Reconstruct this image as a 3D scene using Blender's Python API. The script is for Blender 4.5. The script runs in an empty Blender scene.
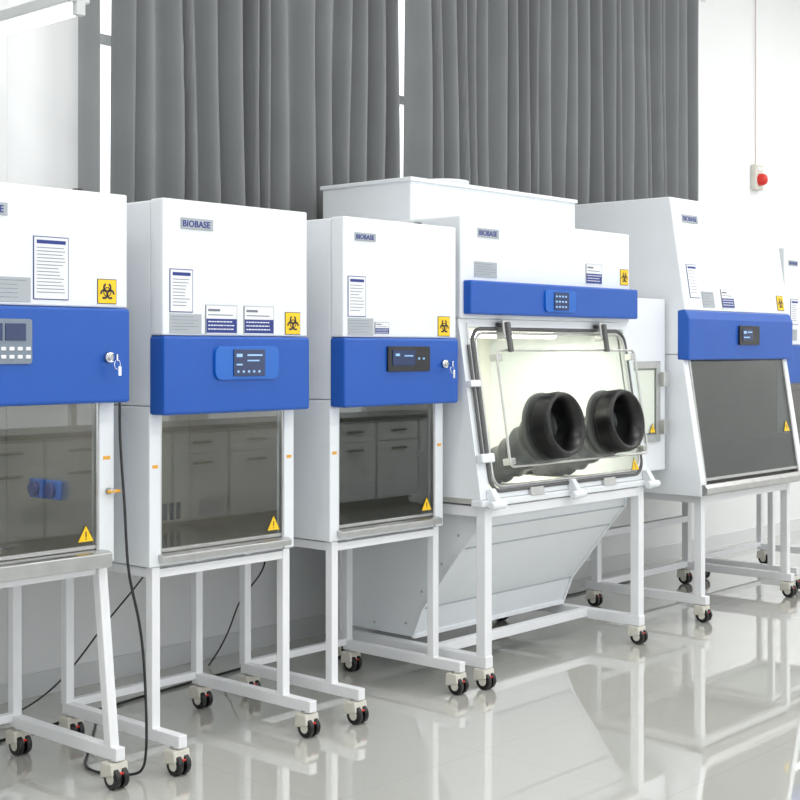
import bpy, bmesh, math, random
from mathutils import Vector, Matrix
random.seed(4)
scene = bpy.context.scene
scene.view_settings.view_transform = 'Standard'
try: scene.view_settings.look = 'None'
except Exception: pass
COL = scene.collection

# ---------------------------------------------------------------- materials
def mat(name, col, rough=0.5, metal=0.0, emis=None, es=0.0, noise=0.0, nscale=6.0, bump=0.0, bscale=200.0, stretch=None):
    m = bpy.data.materials.new(name); m.use_nodes = True
    nt = m.node_tree; b = nt.nodes['Principled BSDF']
    b.inputs['Base Color'].default_value = (*col, 1)
    b.inputs['Roughness'].default_value = rough
    b.inputs['Metallic'].default_value = metal
    if emis:
        b.inputs['Emission Color'].default_value = (*emis, 1)
        b.inputs['Emission Strength'].default_value = es
    tc = None
    if noise or bump:
        tc = nt.nodes.new('ShaderNodeTexCoord'); src = tc.outputs['Object']
        if stretch:
            mp = nt.nodes.new('ShaderNodeMapping'); mp.inputs['Scale'].default_value = stretch
            nt.links.new(src, mp.inputs['Vector']); src = mp.outputs[0]
    if noise:
        n = nt.nodes.new('ShaderNodeTexNoise'); n.inputs['Scale'].default_value = nscale
        n.inputs['Detail'].default_value = 4
        nt.links.new(src, n.inputs['Vector'])
        r = nt.nodes.new('ShaderNodeValToRGB')
        r.color_ramp.elements[0].position = .3; r.color_ramp.elements[1].position = .7
        r.color_ramp.elements[0].color = (*[max(0, c*(1-noise)) for c in col], 1)
        r.color_ramp.elements[1].color = (*[min(1, c*(1+noise)) for c in col], 1)
        nt.links.new(n.outputs['Fac'], r.inputs['Fac'])
        nt.links.new(r.outputs['Color'], b.inputs['Base Color'])
    if bump:
        n2 = nt.nodes.new('ShaderNodeTexNoise'); n2.inputs['Scale'].default_value = bscale
        nt.links.new(src, n2.inputs['Vector'])
        bp = nt.nodes.new('ShaderNodeBump'); bp.inputs['Strength'].default_value = bump
        bp.inputs['Distance'].default_value = 0.002
        nt.links.new(n2.outputs['Fac'], bp.inputs['Height'])
        nt.links.new(bp.outputs['Normal'], b.inputs['Normal'])
    return m

WHITE = mat('white_powder_coat', (.79, .82, .85), .38, noise=.015, bump=.05)
WHITE2 = mat('white_stand_paint', (.82, .83, .85), .4, noise=.02)
BLUE = mat('blue_panel_paint', (.003, .082, .42), .35, noise=.03)
BLUE2 = mat('blue_bezel', (.005, .12, .52), .25)
DKBLUE = mat('dark_blue_print', (.01, .03, .22), .4)
STEEL = mat('brushed_steel', (.55, .55, .54), .3, 1.0, noise=.06, nscale=20)
STEELD = mat('interior_steel', (.50, .48, .44), .26, .8, noise=.06, nscale=5, stretch=(1, 1, 6))
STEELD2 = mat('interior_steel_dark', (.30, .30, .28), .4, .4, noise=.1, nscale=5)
STEELW = mat('work_surface_steel', (.66, .65, .62), .18, .9, noise=.05, nscale=6)
INTW = mat('chamber_white', (.87, .87, .80), .45, noise=.02)
BLACK = mat('black_plastic', (.012, .012, .014), .3)
RUBBER = mat('black_rubber', (.003, .003, .0035), .33, noise=.2, nscale=30)
GLOVE = mat('glove_rubber', (.055, .057, .06), .38, noise=.6, nscale=12)
GASKET = mat('grey_gasket', (.10, .10, .10), .5, noise=.1)
SCREEN = mat('screen', (.01, .02, .07), .15, emis=(.03, .10, .35), es=.12)
LCD = mat('lcd_digits', (.3, .5, .8), .3, emis=(.3, .6, 1), es=.2)
PAPER = mat('paper', (.80, .81, .84), .6, noise=.02)
INK = mat('ink', (.16, .18, .23), .6)
GREYL = mat('grey_label', (.40, .43, .46), .4, .2)
YEL = mat('warning_yellow', (.95, .60, .01), .45)
ORG = mat('orange_tag', (.8, .40, .04), .45)
RED = mat('red_plastic', (.60, .02, .01), .3, emis=(.6, .02, .01), es=.1)
KEYG = mat('keypad_grey', (.20, .24, .30), .4)
CHROME = mat('chrome', (.75, .75, .75), .15, 1.0)
WALL = mat('wall_paint', (.85, .855, .855), .7, noise=.01, nscale=2)
WALL2 = mat('wall_trim_paint', (.74, .75, .75), .6)
CEIL = mat('ceiling_paint', (.85, .85, .84), .8, noise=.01)
FRAME = mat('window_frame_white', (.8, .81, .8), .35, noise=.01)
LAMPB = mat('lamp_batten', (.55, .57, .57), .4, noise=.01)
BENCHTOP = mat('bench_top', (.02, .022, .025), .3, noise=.1)
TUBE = mat('lamp_tube', (.9, .9, .9), .4, emis=(1, 1, .97), es=3.0)
LEDW = mat('led_strip', (.9, .9, .9), .4, emis=(1, .97, .86), es=4.0)
CAST = mat('caster_housing', (.66, .64, .57), .4, noise=.05)

def glass(name, tint, f0=.04, f1=.8, pw=4.0):
    m = bpy.data.materials.new(name); m.use_nodes = True
    nt = m.node_tree; nt.nodes.remove(nt.nodes['Principled BSDF'])
    out = [n for n in nt.nodes if n.type == 'OUTPUT_MATERIAL'][0]
    t = nt.nodes.new('ShaderNodeBsdfTransparent'); t.inputs['Color'].default_value = (*tint, 1)
    g = nt.nodes.new('ShaderNodeBsdfGlossy'); g.inputs['Roughness'].default_value = .01
    lw = nt.nodes.new('ShaderNodeLayerWeight'); lw.inputs['Blend'].default_value = .5
    p = nt.nodes.new('ShaderNodeMath'); p.operation = 'POWER'; p.inputs[1].default_value = pw
    q = nt.nodes.new('ShaderNodeMath'); q.operation = 'MULTIPLY_ADD'; q.inputs[1].default_value = f1; q.inputs[2].default_value = f0
    mx = nt.nodes.new('ShaderNodeMixShader')
    nt.links.new(lw.outputs['Facing'], p.inputs[0]); nt.links.new(p.outputs[0], q.inputs[0])
    nt.links.new(q.outputs[0], mx.inputs[0]); nt.links.new(t.outputs[0], mx.inputs[1]); nt.links.new(g.outputs[0], mx.inputs[2])
    nt.links.new(mx.outputs[0], out.inputs['Surface'])
    return m
GLASS = glass('sash_glass', (.87, .885, .88), .06)
GLASSD = glass('tinted_sash_glass', (.72, .745, .735), .09)
GLASSE = glass('dark_sash_glass', (.62, .655, .64), .08)
GLASSC = glass('clear_pane', (.965, .98, .97), .02, .5)

CURT = mat('curtain_fabric', (.205, .213, .217), .9, noise=.05, nscale=3, bump=.1, bscale=400)

def floor_mat():
    m = bpy.data.materials.new('polished_floor_tile'); m.use_nodes = True
    nt = m.node_tree; b = nt.nodes['Principled BSDF']
    tc = nt.nodes.new('ShaderNodeTexCoord')
    br = nt.nodes.new('ShaderNodeTexBrick')
    br.offset = 0; br.inputs['Scale'].default_value = 1.0
    br.inputs['Brick Width'].default_value = .8; br.inputs['Row Height'].default_value = .8
    br.inputs['Mortar Size'].default_value = .0018
    br.inputs['Color1'].default_value = (.54, .54, .50, 1); br.inputs['Color2'].default_value = (.535, .535, .495, 1)
    br.inputs['Mortar'].default_value = (.47, .47, .43, 1)
    nt.links.new(tc.outputs['Object'], br.inputs['Vector'])
    nt.links.new(br.outputs['Color'], b.inputs['Base Color'])
    n = nt.nodes.new('ShaderNodeTexNoise'); n.inputs['Scale'].default_value = 1.2
    nt.links.new(tc.outputs['Object'], n.inputs['Vector'])
    bp = nt.nodes.new('ShaderNodeBump'); bp.inputs['Strength'].default_value = .04; bp.inputs['Distance'].default_value = .01
    nt.links.new(n.outputs['Fac'], bp.inputs['Height']); nt.links.new(bp.outputs['Normal'], b.inputs['Normal'])
    b.inputs['Roughness'].default_value = .03
    b.inputs['IOR'].default_value = 1.8
    b.inputs['Coat Weight'].default_value = .8; b.inputs['Coat Roughness'].default_value = .02
    return m
FLOOR = floor_mat()

# ---------------------------------------------------------------- mesh helpers
def obj_from(name, verts, faces, m, parent=None, bevel=0, segs=2, smooth=False):
    me = bpy.data.meshes.new(name)
    me.from_pydata([tuple(v) for v in verts], [], faces); me.update()
    o = bpy.data.objects.new(name, me); COL.objects.link(o)
    if m: me.materials.append(m)
    if parent: o.parent = parent
    if smooth:
        for p in me.polygons: p.use_smooth = True
    if bevel:
        b = o.modifiers.new('bevel', 'BEVEL'); b.width = bevel; b.segments = segs
        b.limit_method = 'ANGLE'; b.angle_limit = math.radians(35)
    return o
def recalc(o):
    bm = bmesh.new(); bm.from_mesh(o.data); bmesh.ops.recalc_face_normals(bm, faces=bm.faces); bm.to_mesh(o.data); bm.free()
    return o
def bx(x0, x1, y0, y1, z0, z1):
    v = [(x0,y0,z0),(x1,y0,z0),(x1,y1,z0),(x0,y1,z0),(x0,y0,z1),(x1,y0,z1),(x1,y1,z1),(x0,y1,z1)]
    f = [(0,3,2,1),(4,5,6,7),(0,1,5,4),(1,2,6,5),(2,3,7,6),(3,0,4,7)]
    return v, f
def box(name, x0, x1, y0, y1, z0, z1, m, parent=None, bevel=0.003):
    v, f = bx(x0,x1,y0,y1,z0,z1)
    return obj_from(name, v, f, m, parent, bevel)
def boxes(name, lst, m, parent=None, bevel=0):
    V, F = [], []
    for b in lst:
        v, f = bx(*b); n = len(V); V += v; F += [tuple(i+n for i in q) for q in f]
    return obj_from(name, V, F, m, parent, bevel)
def prism(name, prof, x0, x1, m, parent=None, bevel=0.004):
    n = len(prof)
    V = [(x0, y, z) for y, z in prof] + [(x1, y, z) for y, z in prof]
    F = [tuple(range(n)), tuple(range(2*n-1, n-1, -1))]
    for i in range(n):
        j = (i+1) % n
        F.append((i, i+n, j+n, j))
    return recalc(obj_from(name, V, F, m, parent, bevel))
def bar(name, p0, p1, w, m, parent=None, h=None, bevel=.003):
    p0, p1 = Vector(p0), Vector(p1); d = (p1-p0).normalized(); h = h or w
    a = Vector((1,0,0)) if abs(d.x) < .9 else Vector((0,1,0))
    u = (a - d*a.dot(d)).normalized(); v = d.cross(u)
    V = []
    for p in (p0, p1):
        for s, t in ((-1,-1),(1,-1),(1,1),(-1,1)):
            V.append(p+u*s*w/2+v*t*h/2)
    F = [(3,2,1,0),(4,5,6,7),(0,1,5,4),(1,2,6,5),(2,3,7,6),(3,0,4,7)]
    return recalc(obj_from(name, V, F, m, parent, bevel))
def cone(name, p0, p1, r0, r1, m, parent=None, n=28, bevel=0, caps=True):
    p0, p1 = Vector(p0), Vector(p1); d = (p1-p0).normalized()
    a = Vector((0,0,1)) if abs(d.z) < .9 else Vector((1,0,0))
    u = (a-d*a.dot(d)).normalized(); v = d.cross(u)
    V = []
    for p, r in ((p0, r0), (p1, r1)):
        for i in range(n):
            t = 2*math.pi*i/n; V.append(p+u*math.cos(t)*r+v*math.sin(t)*r)
    F = [(i, (i+1) % n, n+(i+1) % n, n+i) for i in range(n)]
    if caps: F += [tuple(range(n-1, -1, -1)), tuple(range(n, 2*n))]
    o = recalc(obj_from(name, V, F, m, parent, bevel))
    for p in o.data.polygons: p.use_smooth = len(p.vertices) == 4
    return o
def revolve(name, prof, c, axis, m, parent=None, n=40):
    c = Vector(c); d = Vector(axis).normalized()
    a = Vector((0,0,1)) if abs(d.z) < .9 else Vector((1,0,0))
    u = (a-d*a.dot(d)).normalized(); v = d.cross(u)
    V, F = [], []
    for t, r in prof:
        for i in range(n):
            q = 2*math.pi*i/n; V.append(c+d*t+u*math.cos(q)*r+v*math.sin(q)*r)
    for k in range(len(prof)-1):
        for i in range(n):
            F.append((k*n+i, k*n+(i+1) % n, (k+1)*n+(i+1) % n, (k+1)*n+i))
    return obj_from(name, V, F, m, parent, smooth=True)
def tube(name, pts, r, m, parent=None, cyclic=False, smooth=False, res=3):
    cu = bpy.data.curves.new(name, 'CURVE'); cu.dimensions = '3D'
    cu.bevel_depth = r; cu.bevel_resolution = res; cu.use_fill_caps = True
    if smooth:
        sp = cu.splines.new('NURBS'); sp.points.add(len(pts)-1)
        sp.order_u = 4; sp.use_endpoint_u = True
    else:
        sp = cu.splines.new('POLY'); sp.points.add(len(pts)-1)
    for i, p in enumerate(pts): sp.points[i].co = (*p, 1)
    sp.use_cyclic_u = cyclic
    cu.materials.append(m)
    o = bpy.data.objects.new(name, cu); COL.objects.link(o)
    if parent: o.parent = parent
    return o
def rrect(x0, x1, z0, z1, r, y, n=6):
    P = []
    for cx, cz, a0 in ((x1-r, z1-r, 0), (x0+r, z1-r, 90), (x0+r, z0+r, 180), (x1-r, z0+r, 270)):
        for i in range(n+1):
            a = math.radians(a0+90*i/n); P.append((cx+r*math.cos(a), y, cz+r*math.sin(a)))
    return P
def rpanel(name, x0, x1, z0, z1, r, y0, y1, m, parent):
    P = rrect(x0, x1, z0, z1, r, y0); n = len(P)
    V = P+[(p[0], y1, p[2]) for p in P]
    F = [tuple(range(n)), tuple(range(2*n-1, n-1, -1))]+[(i, i+n, (i+1) % n+n, (i+1) % n) for i in range(n)]
    return recalc(obj_from(name, V, F, m, parent, .0015))
def empty(name, loc, parent=None, rot=(0,0,0)):
    e = bpy.data.objects.new(name, None); COL.objects.link(e)
    e.location = loc; e.rotation_euler = rot; e.empty_display_size = .1
    if parent: e.parent = parent
    return e
def text(name, s, x, y, z, size, m, parent):
    cu = bpy.data.curves.new(name, 'FONT'); cu.body = s; cu.size = size; cu.extrude = .0006
    cu.space_character = 1.05; cu.offset = size*.022
    cu.materials.append(m)
    o = bpy.data.objects.new(name, cu); COL.objects.link(o)
    o.location = (x, y, z); o.rotation_euler = (math.pi/2, 0, 0); o.parent = parent
    return o
def area(name, parent, loc, sx, sy, e, col=(1, .99, .98)):
    li = bpy.data.lights.new(name, 'AREA'); li.shape = 'RECTANGLE'; li.size = sx; li.size_y = sy; li.energy = e; li.color = col
    lo = bpy.data.objects.new(name, li); COL.objects.link(lo); lo.parent = parent; lo.location = loc
    return lo

# ---------------------------------------------------------------- stickers (flat, facing -y)
def logo(p, x, z, w, y=-.0):
    h = w*.27
    box('logo_plate', x, x+w, y-.003, y, z, z+h, GREYL, p, .001)
    box('logo_plate_face', x+.003, x+w-.003, y-.004, y-.001, z+.003, z+h-.003, GREYL, p, 0)
    text('logo_text', 'BIOBASE', x+w*.04, y-.0045, z+h*.22, w*.215, DKBLUE, p)
def sheet(p, x0, x1, z0, z1, y=0, header=True, lines=9):
    box('notice_sheet_border', x0, x1, y-.002, y, z0, z1, DKBLUE, p, 0)
    b = .003
    box('notice_sheet', x0+b, x1-b, y-.003, y, z0+b, z1-b, PAPER, p, 0)
    L = []
    for i in range(lines):
        z = z1-.036-(z1-z0-.05)*i/lines
        L.append((x0+.012, x1-.012-random.random()*.03, y-.0036, y-.001, z-.0022, z))
    boxes('notice_text', L, INK, p)
    boxes('notice_header', [(x0+.012, x1-.012, y-.0036, y-.001, z1-.024, z1-.012)], DKBLUE, p)
def greylabel(p, x0, x1, z0, z1, y=0):
    box('data_plate', x0, x1, y-.003, y, z0, z1, GREYL, p, .001)
    L = []
    n = 5
    for i in range(n):
        z = z1-.010-(z1-z0-.012)*i/n
        L.append((x0+.006, x1-.008-random.random()*(x1-x0)*.4, y-.0036, y-.001, z-.0014, z))
    boxes('data_plate_text', L, INK, p)
def card(p, x0, x1, z0, z1, y=0):
    box('info_card', x0, x1, y-.003, y, z0, z1, PAPER, p, 0)
    zm = z0+(z1-z0)*.52; w = x1-x0; h = z1-z0
    boxes('info_card_edge', [(x0, x1, y-.0034, y, z1-.002, z1), (x0, x0+.002, y-.0034, y, z0, z1), (x1-.002, x1, y-.0034, y, z0, z1)], GREYL, p)
    box('info_card_band', x0+.002, x1-.002, y-.0034, y, z0+.003, zm, DKBLUE, p, 0)
    L = [(x0+w*.07, x0+w*.45, y-.0036, y-.001, z1-h*.22, z1-h*.14), (x0+w*.07, x0+w*.85, y-.0036, y-.001, z1-h*.36, z1-h*.33)]
    boxes('info_card_text', L, INK, p)
    L = []
    for j in range(3):
        x = x0+w*.07
        while x < x1-w*.15:
            q = random.uniform(.03, .10)*w
            L.append((x, x+q, y-.0040, y-.001, zm-h*(.12+.13*j), zm-h*(.08+.13*j))); x += q+.02*w
    boxes('info_card_print', L, PAPER, p)
def annulus(V, F, cx, cz, r0, r1, y, a0=0, a1=360, n=22):
    b = len(V)
    for i in range(n+1):
        a = math.radians(a0+(a1-a0)*i/n)
        V.append((cx+r0*math.cos(a), y, cz+r0*math.sin(a))); V.append((cx+r1*math.cos(a), y, cz+r1*math.sin(a)))
    for i in range(n): F.append((b+2*i, b+2*i+1, b+2*i+3, b+2*i+2))
def biohazard(p, x, z, s, y=0):
    box('biohazard_border', x, x+s, y-.002, y, z, z+s*1.08, BLACK, p, 0)
    b = s*.03
    box('biohazard_field', x+b, x+s-b, y-.003, y, z+b, z+s*1.08-b, YEL, p, 0)
    cx, cz = x+s/2, z+s*.52
    V, F = [], []
    for k in range(3):
        a = math.radians(90+120*k); px, pz = cx+math.cos(a)*s*.19, cz+math.sin(a)*s*.19
        annulus(V, F, px, pz, s*.13, s*.22, y-.004, 90+120*k+28, 90+120*k+332)
    annulus(V, F, cx, cz, s*.17, s*.215, y-.0041)
    annulus(V, F, cx, cz, s*.0, s*.07, y-.0042)
    obj_from('biohazard_symbol', V, F, BLACK, p)
def warn_tri(p, x, z, s, y):
    def tri(k, yy, m, nm):
        c = (x+s/2, z+s*.3); P = [(x, z), (x+s, z), (x+s/2, z+s*.87)]
        P = [(c[0]+(a-c[0])*k, c[1]+(b-c[1])*k) for a, b in P]
        V = [(a, yy, b) for a, b in P]+[(a, yy+.001, b) for a, b in P]
        recalc(obj_from(nm, V, [(0,1,2),(5,4,3),(0,3,4,1),(1,4,5,2),(2,5,3,0)], m, p))
    tri(1, y-.001, BLACK, 'warning_triangle_border'); tri(.9, y-.0025, YEL, 'warning_triangle')
    boxes('warning_mark', [(x+s*.47, x+s*.53, y-.0035, y-.001, z+s*.25, z+s*.52), (x+s*.47, x+s*.53, y-.0035, y-.001, z+s*.13, z+s*.19)], BLACK, p)
def keylock(p, x, z, y):
    cone('lock_barrel', (x, y, z), (x, y-.018, z), .018, .017, CHROME, p, 20)
    cone('lock_face', (x, y-.018, z), (x, y-.026, z), .010, .010, CHROME, p, 16)
    box('key_bow', x-.003, x+.003, y-.055, y-.024, z-.012, z+.012, CHROME, p, .002)
    tube('key_ring', [(x+.012*math.cos(t)+.006, y-.045, z-.024+.016*math.sin(t)) for t in [i*math.pi/8 for i in range(16)]], .0015, CHROME, p, True)
    box('spare_key', x+.008, x+.020, y-.05, y-.047, z-.062, z-.030, CHROME, p, .001)

def caster(p, x, y, ztop):
    r = .038
    for s in (-1, 1):
        cone('caster_wheel', (x+s*.006, y-.012, r), (x+s*.028, y-.012, r), r, r, RUBBER, p, 24, .004)
        cone('caster_hub', (x+s*.028, y-.012, r), (x+s*.030, y-.012, r), r*.55, r*.5, CAST, p, 16)
    prism('caster_fork', [(y-.034, .042), (y+.026, .042), (y+.028, ztop-.012), (y-.026, ztop-.012)], x-.005, x+.005, CAST, p, .002)
    prism('caster_shell', [(y-.034, .050), (y+.036, .034), (y+.032, ztop-.008), (y-.028, ztop-.008)], x-.036, x+.036, CAST, p, .006)
    cone('caster_stem', (x, y, ztop-.01), (x, y, ztop+.002), .022, .022, STEEL, p, 16)
    box('brake_pedal', x-.008, x+.008, y-.044, y-.034, .054, .060, RED, p, .002)

# ---------------------------------------------------------------- biosafety cabinet, straight front
def cabinet(name, X, Y, W, ztop=2.04, zb1=1.55, zb0=1.268, ztray=.765, depth=.72, gl=None, splay=False,
            legs_y=(.10, .62), post=.052, foot_y=(-.06, .66), tray_h=.03, tray_out=0.03, lx=(.045, .05), lamp=.8):
    p = empty(name, (X, Y, 0)); gl = gl or GLASS
    y1 = .075
    box('upper_front_panel', 0, W, 0, y1-.004, zb1+.002, ztop, WHITE, p, .006)
    box('upper_housing', .003, W-.003, y1, depth, zb0+.03, ztop-.004, WHITE, p, .006)
    box('control_panel', -.004, W+.004, -.012, y1-.002, zb0, zb1, BLUE, p, .010)
    zf = ztray-.045
    for s, (a, b) in enumerate(((0, post), (W-post, W))):
        box('side_wall', a, b, y1, depth, zf, zb0+.028, WHITE, p, .004)
        xi = b if s == 0 else a-.004
        box('steel_liner', xi, xi+.004, y1+.04, depth-.072, ztray, zb0+.028, STEELD, p, 0)
        box('orange_tag', a+post*.25, a+post*.7, y1-.002, y1, ztray+.31, ztray+.322, ORG, p, 0)
    box('back_wall_liner', post, W-post, depth-.07, depth, zf, zb0+.028, STEELD, p, 0)
    box('base_pan', post, W-post, y1+.01, depth-.07, zf, ztray-.012, WHITE, p, 0)
    box('work_surface', post, W-post, y1+.03, depth-.07, ztray-.01, ztray, STEELW, p, 0)
    boxes('rear_vent_slots', [(post+.04+i*.035, post+.06+i*.035, depth-.073, depth-.069, ztray+.03, ztray+.10) for i in range(int((W-2*post-.08)/.035))], GASKET, p)
    boxes('intake_grille_slots', [(post+.02+i*.02, post+.028+i*.02, y1+.035, y1+.09, ztray, ztray+.001) for i in range(int((W-2*post-.04)/.02))], BLACK, p)
    box('sash_glass', post, W-post, y1+.012, y1+.018, ztray+.004, zb0, gl, p, 0)
    boxes('sash_rail', [(post, post+.008, y1+.006, y1+.024, ztray, zb0), (W-post-.008, W-post, y1+.006, y1+.024, ztray, zb0)], STEEL, p)
    box('sash_edge', post+.008, W-post-.008, y1+.010, y1+.020, ztray+.004, ztray+.016, STEEL, p, .001)
    prism('armrest_tray', [(y1-tray_out, ztray-tray_h), (y1-tray_out, ztray-.006), (y1-tray_out+.02, ztray), (y1+.10, ztray+.002), (y1+.10, ztray-.02), (y1-.001, ztray-.02), (y1-.001, ztray-tray_h)], post*.75, W-post*.75, STEEL, p, .003)
    warn_tri(p, W-post-.085, ztray+.03, .07, y1+.010)
    if lamp:
        box('work_lamp_housing', post+.08, W-post-.08, .20, .26, zb0+.008, zb0+.03, FRAME, p, .003)
        area('work_lamp', p, (W/2, .23, zb0+.004), W-2*post-.2, .04, lamp)
    # stand
    w = .037; zr = zf-.002; zbar = .135
    xl, xr = lx[0], W-lx[1]
    for x in (xl, xr):
        if splay:
            bar('front_leg', (x, legs_y[0]-.01, zr-.02), (x, foot_y[0]+.05, zbar), w, WHITE2, p)
        else:
            bar('front_leg', (x, legs_y[0], zr), (x, legs_y[0], zbar), w, WHITE2, p)
        bar('rear_leg', (x, legs_y[1], zr), (x, legs_y[1], zbar), w, WHITE2, p)
        bar('foot_bar', (x, foot_y[0], zbar-.015), (x, foot_y[1], zbar-.015), w*1.04, WHITE2, p, .045)
        caster(p, x, foot_y[0]+.035, .10); caster(p, x, foot_y[1]-.035, .10)
        bar('top_rail', (x, y1+.04, zr-.022), (x, depth-.04, zr-.022), w*.9, WHITE2, p)
    bar('front_top_rail', (xl, legs_y[0], zr-.024), (xr, legs_y[0], zr-.024), w*.85, WHITE2, p)
    bar('rear_cross_rail', (xl, legs_y[1], zbar+.0), (xr, legs_y[1], zbar+.0), w*.85, WHITE2, p)
    bar('rear_top_rail', (xl, legs_y[1], zr-.024), (xr, legs_y[1], zr-.024), w*.85, WHITE2, p)
    cone('top_knob', (W-.12, .12, ztop-.004), (W-.12, .12, ztop+.02), .022, .018, BLACK, p, 16)
    return p

# --- far-left wide cabinet
c = cabinet('biosafety_cabinet', 1.96, 3.86, .92, ztop=2.035, zb1=1.642, zb0=1.32, ztray=.81, splay=True, tray_h=.055, tray_out=.055,
            foot_y=(-.03, .63), post=.062, lamp=1.4)
logo(c, .30, 1.93, .15)
sheet(c, .545, .68, 1.665, 1.872, lines=14)
greylabel(c, .415, .535, 1.655, 1.735)
biohazard(c, .795, 1.657, .078)
rpanel('control_bezel', .26, .53, 1.455, 1.60, .01, -.020, -.010, KEYG, c)
box('lcd_screen', .28, .42, -.023, -.018, 1.53, 1.585, SCREEN, c, .001)
box('lcd_screen_readout', .43, .505, -.023, -.018, 1.53, 1.585, SCREEN, c, .001)
boxes('keypad_buttons', [(.295+.03*i, .313+.03*i, -.023, -.018, 1.472+.026*j, 1.484+.026*j) for i in range(8) for j in range(2)], PAPER, c, .002)
keylock(c, .83, 1.475, -.012)
for y0_ in (.285, .385):
    box('power_socket', .832, .855, y0_, y0_+.085, .965, 1.035, BLUE2, c, .008)
    cone('socket_face', (.832, y0_+.042, 1.0), (.815, y0_+.042, 1.0), .027, .025, DKBLUE, c, 16)
cone('tap_body', (.895, .075, 1.01), (.895, .045, 1.01), .012, .010, STEEL, c, 14)
cone('tap_handle', (.875, .05, 1.01), (.925, .05, 1.01), .006, .006, ORG, c, 12)
# small things lying on the work surface
box('steel_dish', .40, .62, .30, .42, .811, .822, STEELW, c, .004)
tube('steel_rod', [(.36, .22, .817), (.70, .34, .817)], .005, CHROME, c)

# --- second cabinet
c = cabinet('biosafety_cabinet', 3.033, 3.86, .710, legs_y=(.10, .63), foot_y=(-.07, .64), lx=(.035, .035), lamp=1.0)
logo(c, .08, 1.935, .15)
sheet(c, .03, .135, 1.635, 1.79, lines=9)
greylabel(c, .03, .175, 1.56, 1.63)
card(c, .195, .345, 1.56, 1.665); card(c, .38, .53, 1.56, 1.665)
biohazard(c, .59, 1.56, .08)
rpanel('control_bezel', .225, .54, 1.39, 1.515, .03, -.022, -.010, BLUE2, c)
box('touch_screen', .31, .465, -.026, -.020, 1.403, 1.502, SCREEN, c, .001)
boxes('screen_readout', [(.322, .35, -.0275, -.025, 1.474, 1.486), (.375, .45, -.0275, -.025, 1.478, 1.484), (.375, .435, -.0275, -.025, 1.458, 1.463), (.322, .35, -.0275, -.025, 1.443, 1.449)]
      + [(.326+.026*i, .335+.026*i, -.0275, -.025, 1.416, 1.424) for i in range(5)], LCD, c)

# --- third cabinet
c = cabinet('biosafety_cabinet', 3.935, 3.85, .71, legs_y=(.10, .63), foot_y=(-.07, .64), gl=GLASSD, lx=(.035, .04), lamp=.4)
logo(c, .065, 1.945, .125)
sheet(c, .025, .13, 1.635, 1.80, lines=9)
greylabel(c, .025, .175, 1.56, 1.63)
card(c, .185, .27, 1.565, 1.615)
biohazard(c, .585, 1.56, .08)
rpanel('control_bezel', .245, .51, 1.41, 1.515, .006, -.022, -.010, BLACK, c)
box('lcd_screen', .27, .41, -.026, -.020, 1.435, 1.50, SCREEN, c, .001)
boxes('screen_readout', [(.285, .31, -.0275, -.025, 1.475, 1.485), (.34, .395, -.0275, -.025, 1.473, 1.478), (.43, .438, -.0275, -.020, 1.46, 1.468), (.46, .468, -.0275, -.020, 1.46, 1.468)], LCD, c)
keylock(c, .61, 1.44, -.012)

# --- far-right cabinet
c = cabinet('biosafety_cabinet', 7.95, 3.93, .95, ztop=2.14, zb1=1.53, zb0=1.29, legs_y=(.11, .63), foot_y=(-.07, .64))
logo(c, .055, 2.03, .125)
sheet(c, .08, .19, 1.66, 1.82, lines=8)
greylabel(c, .05, .17, 1.56, 1.63); biohazard(c, .83, 1.56, .08)
rpanel('control_bezel', .34, .60, 1.37, 1.47, .006, -.022, -.010, BLACK, c)

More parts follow.
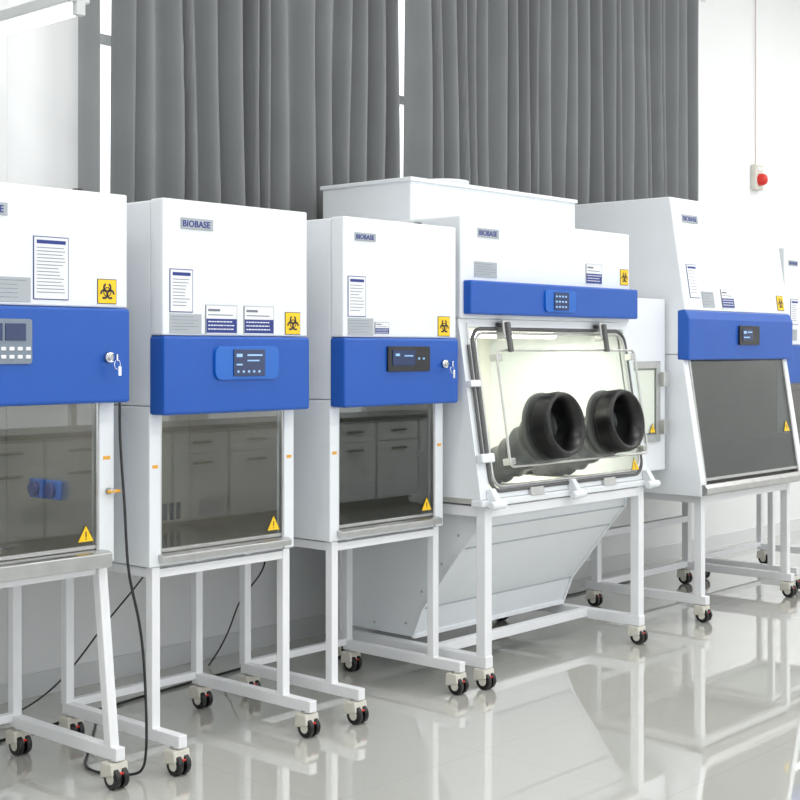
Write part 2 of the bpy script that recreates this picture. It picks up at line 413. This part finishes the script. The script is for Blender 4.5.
# ---------------------------------------------------------------- sloped-front large cabinet
def big_cabinet():
    W = 1.24; p = empty('large_biosafety_cabinet', (6.63, 3.85, 0))
    zt, zb1, zb0, zt0 = 2.35, 1.72, 1.445, .76
    prism('upper_housing', [(.11, zt), (.80, zt), (.80, zb0+.03), (.04, zb0+.03), (.04, zb1), (.012, zb1)], 0, W, WHITE, p, .006)
    prism('control_panel', [(.008, zb1), (.06, zb1), (.06, zb0), (-.012, zb0), (-.015, zb1-.05)], -.004, W+.004, BLUE, p, .008)
    t = .055
    for a, b in ((0, t), (W-t, W)):
        prism('side_wall', [(.03, zb0+.028), (.80, zb0+.028), (.80, .70), (-.085, .70), (-.085, zt0+.02)], a, b, WHITE, p, .004)
    box('back_wall_liner', t, W-t, .70, .80, .70, zb0+.028, STEELD, p, 0)
    box('side_liner', W-t-.004, W-t, .06, .70, zt0, zb0+.028, STEELD, p, 0)
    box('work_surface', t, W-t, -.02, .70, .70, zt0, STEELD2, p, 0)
    boxes('rear_fixtures', [(.35, .39, .68, .70, 1.15, 1.21), (.45, .49, .68, .70, 1.15, 1.21), (.85, .89, .68, .70, 1.10, 1.16)], DKBLUE, p, .003)
    # black slotted front air grille across the opening
    prism('front_air_grille', [(-.055, zt0), (-.035, zt0+.22), (.02, zt0+.235), (.06, zt0)], t+.005, W-t-.005, BLACK, p, .003)
    prism('armrest_tray', [(-.12, .715), (-.12, .745), (-.10, .765), (-.06, .765), (.02, .758), (.02, .70), (-.08, .70)], .01, W-.01, STEEL, p, .003)
    area('work_lamp', p, (W/2, .25, zb0+.02), 1.0, .05, .8)
    ang = math.atan2(.105, zb0-zt0)
    e = empty('sash', (0, -.078, zt0), p, (-ang, 0, 0)); L = (zb0-zt0)/math.cos(ang)
    box('sash_glass', t, W-t, 0, .006, .03, L, GLASSE, e, 0)
    box('sash_lower_edge', t, W-t, -.004, .012, .02, .036, STEEL, e, .002)
    boxes('sash_rail', [(t, t+.015, -.006, .02, 0, L), (W-t-.015, W-t, -.006, .02, 0, L)], STEEL, e)
    warn_tri(e, W-t-.12, .25, .08, -.002)
    a2 = math.atan2(.098, zt-zb1)
    f = empty('upper_label_panel', (0, .012, zb1), p, (-a2, 0, 0))
    logo(f, .10, .50, .17, -.001)
    sheet(f, .07, .18, .07, .26, -.001, lines=8); greylabel(f, .20, .33, .02, .11, -.001); card(f, .42, .56, .02, .13, -.001)
    biohazard(f, 1.10, .02, .085, -.001)
    rpanel('control_bezel', .55, .79, 1.53, 1.64, .006, -.026, -.012, BLACK, p)
    box('lcd_screen', .58, .70, -.029, -.024, 1.555, 1.62, SCREEN, p, .001)
    boxes('screen_readout', [(.59, .62, -.0305, -.028, 1.595, 1.61), (.635, .69, -.0305, -.028, 1.60, 1.607), (.59, .66, -.0305, -.028, 1.57, 1.577)], LCD, p)
    cone('exhaust_collar', (W*.5, .5, zt), (W*.5, .5, zt+.03), .14, .14, WHITE, p)
    # stand
    w = .045; xl, xr = .10, W-.11; zr = .698
    for x in (xl, xr):
        bar('front_leg', (x, -.02, zr), (x, -.02, .13), w, WHITE2, p)
        bar('rear_leg', (x, .66, zr), (x, .66, .13), w, WHITE2, p)
        bar('foot_bar', (x, -.07, .12), (x, .72, .12), w*1.04, WHITE2, p)
        bar('top_rail', (x, -.03, zr-.024), (x, .70, zr-.024), w*.9, WHITE2, p)
        caster(p, x, -.035, .10); caster(p, x, .68, .10)
    bar('front_top_rail', (xl, -.02, zr-.025), (xr, -.02, zr-.025), w*.88, WHITE2, p)
    bar('rear_cross_rail', (xl, .66, .13), (xr, .66, .13), w*.88, WHITE2, p)
    bar('shelf_rail', (xl, .66, .42), (xr, .66, .42), w*.88, WHITE2, p)
big_cabinet()

# ---------------------------------------------------------------- glovebox isolator
def isolator():
    W = 1.38; X0, Y0 = 4.70, 3.87
    p = empty('glovebox_isolator', (X0, Y0, 0))
    D = .92
    box('upper_housing', 0, W, 0, D, 1.641, 2.10, WHITE, p, .008)
    box('exhaust_filter_box', .05, W, .34, D, 2.10, 2.30, WHITE, p, .006)
    box('filter_box_lid', .04, W+.01, .33, D+.01, 2.285, 2.305, WHITE, p, .004)
    revolve('exhaust_collar', [(0, .13), (.028, .13), (.034, .138), (.045, .138), (.045, .11), (.0, .11)], (W*.42, .60, 2.305), (0, 0, 1), WHITE, p)
    box('control_panel', .02, W+.012, -.045, .005, 1.66, 1.812, BLUE, p, .008)
    rpanel('control_bezel', .57, .82, 1.68, 1.785, .02, -.054, -.043, BLUE2, p)
    box('touch_screen', .635, .755, -.058, -.052, 1.69, 1.775, SCREEN, p, .001)
    boxes('screen_readout', [(.645+.025*i, .658+.025*i, -.0595, -.056, 1.702+.025*j, 1.710+.025*j) for i in range(4) for j in range(3)], LCD, p)
    logo(p, .12, 2.01, .155)
    greylabel(p, .095, .26, 1.83, 1.90); card(p, .98, 1.12, 1.83, 1.93)
    biohazard(p, 1.29, 1.835, .075)
    # chamber
    zb = .84
    prof = [(.045, 1.64), (D, 1.64), (D, zb), (-.080, zb)]
    prism('chamber_side', prof, .001, .05, WHITE, p, .002)
    prism('chamber_side', prof, W-.05, W-.001, WHITE, p, .002)
    box('chamber_back', .05, W-.05, D-.04, D, zb+.021, 1.599, INTW, p, 0)
    box('chamber_floor', .051, W-.051, -.06, D-.001, zb-.03, zb+.02, INTW, p, 0)
    box('chamber_ceiling', .051, W-.051, .06, D-.001, 1.60, 1.639, INTW, p, 0)
    cone('chamber_lamp', (.25, .30, 1.575), (W-.25, .30, 1.575), .016, .016, LEDW, p, 12)
    area('chamber_light', p, (W/2, .33, 1.55), 1.0, .15, 9, (1, .96, .84))
    # tilted front hatch
    ang = math.atan2(.13, 1.64-zb); L = (1.64-zb)/math.cos(ang)
    e = empty('front_hatch', (0, -.115, zb), p, (-ang, 0, 0))
    boxes('hatch_frame', [(.0, .07, 0, .04, 0, L), (W-.05, W, 0, .04, 0, L), (.07, W-.05, 0, .04, 0, .045), (.07, W-.05, 0, .04, L-.035, L)], WHITE, e, 0)
    box('hatch_pane', .07, W-.05, .008, .016, .045, L-.035, GLASSC, e, 0)
    tube('hatch_gasket', rrect(.075, W-.055, .03, L-.045, .07, -.004), .009, GASKET, e, True)
    tube('hatch_steel_rim', rrect(.095, W-.075, .05, L-.065, .06, -.006), .007, STEEL, e, True)
    box('visor_pane', .19, W-.04, -.045, -.039, .13, L-.15, GLASSC, e, 0)
    tube('visor_rim', rrect(.19, W-.04, .13, L-.15, .03, -.042), .006, STEEL, e, True)
    boxes('visor_standoffs', [(.19, .23, -.045, 0, L-.20, L-.165), (W-.08, W-.045, -.045, 0, L-.20, L-.165), (.19, .23, -.045, 0, .14, .17), (W-.08, W-.045, -.045, 0, .14, .17)], STEEL, e, .003)
    for x in (.26, 1.05):
        box('hatch_hinge', x, x+.05, -.05, 0, L-.10, L-.01, STEEL, e, .006)
        box('hinge_arm', x+.012, x+.038, -.065, -.045, L-.16, L-.02, GASKET, e, .005)
        cone('hinge_pin', (x-.02, -.03, L-.03), (x+.07, -.03, L-.03), .01, .01, BLACK, e, 14)
    for x in (.06, .68, W-.04):
        prism('toggle_clamp', [(-.02, -.055), (-.05, -.045), (-.055, -.01), (-.03, .045), (-.0, .045), (0, -.03)], x-.018, x+.018, WHITE, e, .006)
        cone('clamp_knob', (x-.05, -.045, -.03), (x+.05, -.045, -.03), .018, .018, WHITE, e, 16, .004)
    for x in (.35, .95):
        box('lower_latch', x, x+.10, -.02, 0, -.01, .03, STEEL, e, .004)
    warn_tri(e, W-.17, .05, .075, -.012)
    tube('gas_spring', [(.035, -.012, .20), (.035, -.012, L-.12)], .008, GASKET, e)
    tube('gas_spring_rod', [(.035, -.012, L-.12), (.045, -.012, L-.02)], .004, STEEL, e)
    box('latch_block', .0, .07, -.03, 0, .50, .53, WHITE, e, .004)
    box('latch_block', .0, .09, -.04, 0, .16, .20, WHITE, e, .006)
    for x in (.535, 1.055):
        prof = [(.02, .115), (-.04, .115), (-.045, .145)]
        for k in range(5):
            prof += [(-.05-k*.014, .156), (-.057-k*.014, .145)]
        prof += [(-.125, .151), (-.135, .147), (-.137, .139), (-.132, .128), (-.05, .112), (.02, .104)]
        revolve('glove_port_ring', [(t, r) for t, r in prof], (x, 0, .30), (0, 1, 0), RUBBER, e)
        revolve('port_flange', [(.0, .165), (-.012, .165), (-.014, .155), (-.014, .11)], (x, .004, .30), (0, 1, 0), GASKET, e)
        n = 26
        V, F = [], []
        m = 20
        for i in range(n):
            t = i/(n-1)
            cy = -.04+.46*t; cz = .30-.18*math.sin(t*1.5); cx = x-.06*t
            r = (.115-.052*t)*(1+.08*math.sin(i*1.7))
            if i == n-1: r *= .3
            for j in range(m):
                a = 2*math.pi*j/m
                V.append((cx+r*math.cos(a)*(1+.05*math.sin(3*a+i)), cy+.25*r*math.sin(a), cz+r*math.sin(a)))
        for i in range(n-1):
            for j in range(m): F.append((i*m+j, i*m+(j+1) % m, (i+1)*m+(j+1) % m, (i+1)*m+j))
        F.append(tuple((n-1)*m+j for j in range(m)))
        obj_from('glove_sleeve', V, F, GLOVE, e, smooth=True)
        for k, (fx, fl) in enumerate(((-.035, .07), (-.015, .10), (.006, .11), (.028, .095), (.05, .05))):
            tube('glove_finger', [(x-.06+fx*.6, .36, .13), (x-.06+fx, .42, .125), (x-.06+fx*1.3, .42+fl*.6, .11), (x-.06+fx*1.3, .42+fl, .085)], .012, GLOVE, e, smooth=True)
    # pass box on the right side
    q = empty('pass_box', (W, .08, 0), p)
    box('pass_box_body', 0.001, .52, .02, .46, .84, 1.78, WHITE, q, .006)
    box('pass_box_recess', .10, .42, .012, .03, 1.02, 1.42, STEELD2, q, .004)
    boxes('pass_box_frame', [(.08, .12, 0, .02, 1.0, 1.44), (.40, .44, 0, .02, 1.0, 1.44), (.12, .40, 0, .02, 1.0, 1.04), (.12, .40, 0, .02, 1.40, 1.44)], STEEL, q, .003)
    box('pass_box_glass', .12, .40, .006, .01, 1.04, 1.40, GLASSC, q, 0)
    box('pass_box_interior', .13, .39, .0105, .012, 1.05, 1.39, INTW, q, 0)
    for z in (1.08, 1.34):
        box('pass_box_hinge', .43, .49, -.03, .02, z-.04, z+.04, STEEL, q, .005)
    warn_tri(q, .33, 1.05, .06, .004)
    box('front_ledge', -.005, W+.005, -.13, -.062, .808, .838, WHITE, p, .006)
    # stand
    w = .05; xl, xr = .055, W-.07; yf, yb = -.09, .80
    for x in (xl, xr):
        bar('front_leg', (x, yf, .806), (x, yf, .13), w, WHITE2, p)
        bar('rear_leg', (x, yb, .806), (x, yb, .13), w, WHITE2, p)
        bar('foot_bar', (x, yf-.03, .12), (x, yb+.03, .12), w*1.04, WHITE2, p)
        bar('top_rail', (x, yf, .782), (x, yb, .782), w*.9, WHITE2, p)
        caster(p, x, yf, .10); caster(p, x, yb, .10)
    bar('front_top_rail', (xl, yf, .78), (xr, yf, .78), w*.88, WHITE2, p)
    bar('lower_cross_rail', (xl, .22, .125), (xr, .22, .125), w*.86, WHITE2, p)
    bar('rear_cross_rail', (xl, yb, .125), (xr, yb, .125), w*.86, WHITE2, p)
    # tapered air plenum under the chamber, with a folded front cover
    x0, x1 = .085, W-.10
    pp = [(-.045, .80), (-.03, .70), (.06, .60), (.30, .30), (.36, .16), (.88, .16), (.88, .80)]
    prism('air_plenum', pp, x0, x1, WHITE, p, .004)
    for a, b in ((-.03, .70), (.06, .60), (.30, .30)):
        bar('plenum_fold', (x0, a-.001, b), (x1, a-.001, b), .007, GREYL, p, bevel=0)
    for xx in (x0-.004, x1+.004):
        for k in range(4):
            bar('plenum_flange', (xx, pp[k][0]-.004, pp[k][1]), (xx, pp[k+1][0]-.004, pp[k+1][1]), .014, WHITE, p, bevel=.002)
    bar('plenum_bottom_flange', (x0, .355, .165), (x1, .355, .165), .022, WHITE, p, bevel=.002)
    for yy, zz in ((.08, .66), (.18, .52), (.30, .38), (.40, .22), (.60, .20), (.80, .22), (.20, .76), (.5, .76)):
        cone('plenum_screw', (x0-.001, yy, zz), (x0-.006, yy, zz), .006, .006, STEEL, p, 10)
isolator()

# ---------------------------------------------------------------- cables
def cable(name, pts, r=.006):
    return tube(name, pts, r, BLACK, None, smooth=True)
cable('power_cable', [(2.905, 3.93, 1.42), (2.89, 3.93, 1.25), (2.905, 3.90, .95), (2.89, 3.88, .72), (2.95, 3.87, .55), (2.97, 3.87, .25), (2.98, 3.88, .03), (2.95, 3.90, .007), (2.88, 3.98, .007), (2.87, 4.12, .007), (3.0, 4.25, .007), (3.2, 4.5, .007), (3.4, 4.75, .007)], .005)
cable('floor_cable', [(2.2, 4.55, .007), (2.5, 4.6, .007), (2.9, 4.62, .007), (3.3, 4.72, .007), (3.8, 4.8, .007), (4.3, 4.85, .007)])
cable('hanging_cable', [(3.60, 4.62, .9), (3.62, 4.70, .62), (3.78, 4.85, .55), (3.55, 4.95, .30), (3.3, 4.9, .06), (3.0, 4.85, .007), (2.7, 4.8, .007)], .004)
cable('hanging_cable', [(4.50, 4.62, .8), (4.45, 4.9, .62), (4.62, 5.0, .42), (4.35, 5.0, .30), (4.3, 4.95, .15), (4.2, 5.0, .007)], .004)
cable('floor_cable', [(5.9, 4.9, .007), (6.3, 4.7, .007), (6.6, 4.9, .007), (7.0, 4.75, .007), (7.3, 4.9, .007), (7.7, 4.8, .007)])

# ---------------------------------------------------------------- room
XL, XR, YF, YB, ZC = -3.0, 14.0, -4.5, 5.15, 4.75
box('floor', XL-.2, XR+.2, YF-.2, YB+.2, -.1, 0, FLOOR, None, 0)
box('ceiling', XL-.2, XR+.2, YF-.2, YB+.2, ZC, ZC+.1, CEIL, None, 0)
wx0, wx1, wz0, wz1 = 3.60, 8.62, 1.0, 3.95
boxes('wall_back', [(XL, wx0, YB, YB+.2, 0, ZC), (wx1, XR, YB, YB+.2, 0, ZC), (wx0, wx1, YB, YB+.2, 0, wz0), (wx0, wx1, YB, YB+.2, wz1, ZC)], WALL)
box('wall_right', XR, XR+.2, YF, YB, 0, ZC, WALL, None, 0)
box('wall_left', XL-.2, XL, YF, YB, 0, ZC, WALL, None, 0)
# unseen front wall behind the camera; window openings added to let in frontal daylight
L = [(XL, XR, YF-.2, YF, 0, .6), (XL, XR, YF-.2, YF, 3.9, ZC)]
xs = [XL, -2.4, 0.4, 0.8, 3.6, 4.0, 6.8, 7.2, 10.0, 10.4, 13.2, XR]
for i in range(0, len(xs), 2): L.append((xs[i], xs[i+1], YF-.2, YF, .6, 3.9))
boxes('wall_front', L, WALL)
k = 2
for i in range(1, len(xs)-1, 2):
    a, b = xs[i], xs[i+1]
    fr = [(a, a+.06, YF-.14, YF-.06, .6, 3.9), (b-.06, b, YF-.14, YF-.06, .6, 3.9), (a, b, YF-.14, YF-.06, .6, .66), (a, b, YF-.14, YF-.06, 3.84, 3.9), (a, b, YF-.14, YF-.06, 2.9, 2.95)]
    m_ = (a+b)/2; fr.append((m_-.03, m_+.03, YF-.14, YF-.06, .6, 3.9))
    boxes('window_%d' % k, fr, FRAME); k += 1  # frames of the added, unseen windows
fr = [(wx0, wx1, YB+.06, YB+.12, wz0, wz0+.06), (wx0, wx1, YB+.06, YB+.12, wz1-.06, wz1), (wx0, wx1, YB+.06, YB+.12, 2.9, 2.95)]
x = wx0
while x < wx1:
    fr.append((x, x+.06, YB+.06, YB+.12, wz0, wz1)); x += .86
boxes('window_1', fr, FRAME)
boxes('trim_1', [(wx0-.05, wx1+.05, YB-.04, YB, wz0-.04, wz0)], FRAME, None, 0)
box('trim_2', 1.9, 3.16, YB-.10, YB, 0.1, ZC, WALL2, None, .01)
box('baseboard_back', XL, XR, YB-.012, YB-.0005, 0, .1, WALL2, None, 0)
box('baseboard_right', XR-.012, XR-.0005, YF, YB-.02, 0, .1, WALL2, None, 0)

# curtains
def curtain(name, xa, xb, ph, zlo=.92, zhi=4.0, yc=4.99, am=1.0):
    nz = 14
    rnd = random.Random(ph)
    side = 1; kn = []
    x = 0
    while x < xb-xa+.2:
        kn.append((x, side*rnd.uniform(.55, 1.0))); side = -side
        x += rnd.choice((.035, .045, .055, .065, .08, .095))
    def val(u):
        for i in range(len(kn)-1):
            if u <= kn[i+1][0]:
                t = (u-kn[i][0])/(kn[i+1][0]-kn[i][0]); t = .5-.5*math.cos(math.pi*t)
                return kn[i][1]*(1-t)+kn[i+1][1]*t
        return 0
    nx = max(24, int((xb-xa)/.007))
    V, F = [], []
    for j in range(nz+1):
        z = zlo+(zhi-zlo)*j/nz
        k = (z-zlo)/(zhi-zlo)
        for i in range(nx+1):
            u = (xb-xa)*i/nx
            uu = u+.010*math.sin(z*1.7+u*3)+.006*math.sin(z*3.1+u*9)
            V.append((xa+u, yc+am*((.082-.018*k)*val(max(0, uu))+.008*math.sin(u*23+z)), z))
    for j in range(nz):
        for i in range(nx):
            a = j*(nx+1)+i; F.append((a, a+1, a+nx+2, a+nx+1))
    return obj_from(name, V, F, CURT, None, smooth=True)
curtain('curtain', 3.475, 3.565, 3, am=.35); curtain('curtain', 3.672, 5.555, 7); curtain('curtain', 5.635, 8.73, 12)
cr = empty('curtain_rail', (6.1, 4.99, 4.04))
bar('rail', (-2.75, 0, 0), (2.75, 0, 0), .035, FRAME, cr)
for xx in (-2.6, -.9, .9, 2.6): bar('rail_bracket', (xx, 0, 0), (xx, .16, 0), .03, FRAME, cr)

# wall alarm beacon + cord
al = empty('alarm_beacon', (9.90, YB, 2.86))
box('beacon_base', -.065, .065, -.05, 0, -.10, .10, CAST, al, .012)
revolve('beacon_lens', [(0, .048), (-.03, .048), (-.055, .036), (-.065, .015), (-.066, 0)], (0, -.045, -.02), (0, 1, 0), RED, al)
box('beacon_label', -.03, .03, -.052, -.049, .055, .08, PAPER, al, 0)
tube('beacon_cord', [(0, -.012, .09), (0, -.012, ZC-2.86)], .003, mat('cord_brown', (.50, .36, .32), .6), al)

# hanging fluorescent lamp
lm = empty('fluorescent_lamp', (2.97, 4.26, 2.785))
box('lamp_housing', -.04, .04, 0, .90, .0, .045, LAMPB, lm, .006)
cone('lamp_tube', (0, .03, -.022), (0, .87, -.022), .022, .022, TUBE, lm, 16)
boxes('lamp_sockets', [(-.02, .02, .0, .03, -.047, .005), (-.02, .02, .87, .90, -.047, .005)], LAMPB, lm, .004)
for yy in (.1, .8): cone('lamp_rod', (0, yy, .04), (0, yy, ZC-2.785), .006, .006, STEEL, lm, 10)

# unseen ceiling fixtures, added to light the whole room
def added_ceiling_light(x, y, e):
    p = empty('added_ceiling_light', (x, y, ZC))
    box('added_light_housing', -.75, .75, -.35, .35, -.05, 0, FRAME, p, .005)
    area('added_light_panel', p, (0, 0, -.056), 1.4, .6, e)
for x in (-.5, 2.2, 4.9, 7.6, 10.3, 12.6):
    for y, e in ((-2.6, 30), (.2, 34), (3.0, 30)):
        added_ceiling_light(x, y, e)

# lab bench opposite the row (seen only as a reflection in the sash glass)
lb = empty('lab_bench', (4.6, -1.6, 0))
box('bench_top', 0, 6.0, 0, .75, .84, .88, BENCHTOP, lb, .004)
box('bench_plinth', .03, 5.97, .05, .68, 0, .1, GASKET, lb, 0)
for i in range(10):
    a = i*.6
    box('bench_carcass', a+.01, a+.59, .03, .70, .1, .84, WHITE, lb, 0)
    box('drawer_front', a+.015, a+.585, .70, .72, .65, .82, WHITE, lb, .003)
    box('door_front', a+.015, a+.585, .70, .72, .12, .64, WHITE, lb, .003)
    box('drawer_handle', a+.2, a+.4, .72, .745, .73, .75, GASKET, lb, .003)
    box('door_handle', a+.2, a+.4, .72, .745, .56, .58, GASKET, lb, .003)

# ---------------------------------------------------------------- world
w = bpy.data.worlds.new('World'); scene.world = w; w.use_nodes = True
bg = w.node_tree.nodes['Background']; bg.inputs['Color'].default_value = (.92, .965, 1, 1); bg.inputs['Strength'].default_value = 2.2

# ---------------------------------------------------------------- camera
cam = bpy.data.cameras.new('camera'); co = bpy.data.objects.new('camera', cam); COL.objects.link(co)
co.location = (0, 0, 1.5)
th = math.radians(42.0)
co.rotation_euler = (math.radians(90), 0, th-math.radians(90))
cam.sensor_width = 36; cam.lens = 36*1368/800
cam.shift_y = -50/800
cam.clip_start = .05
scene.camera = co
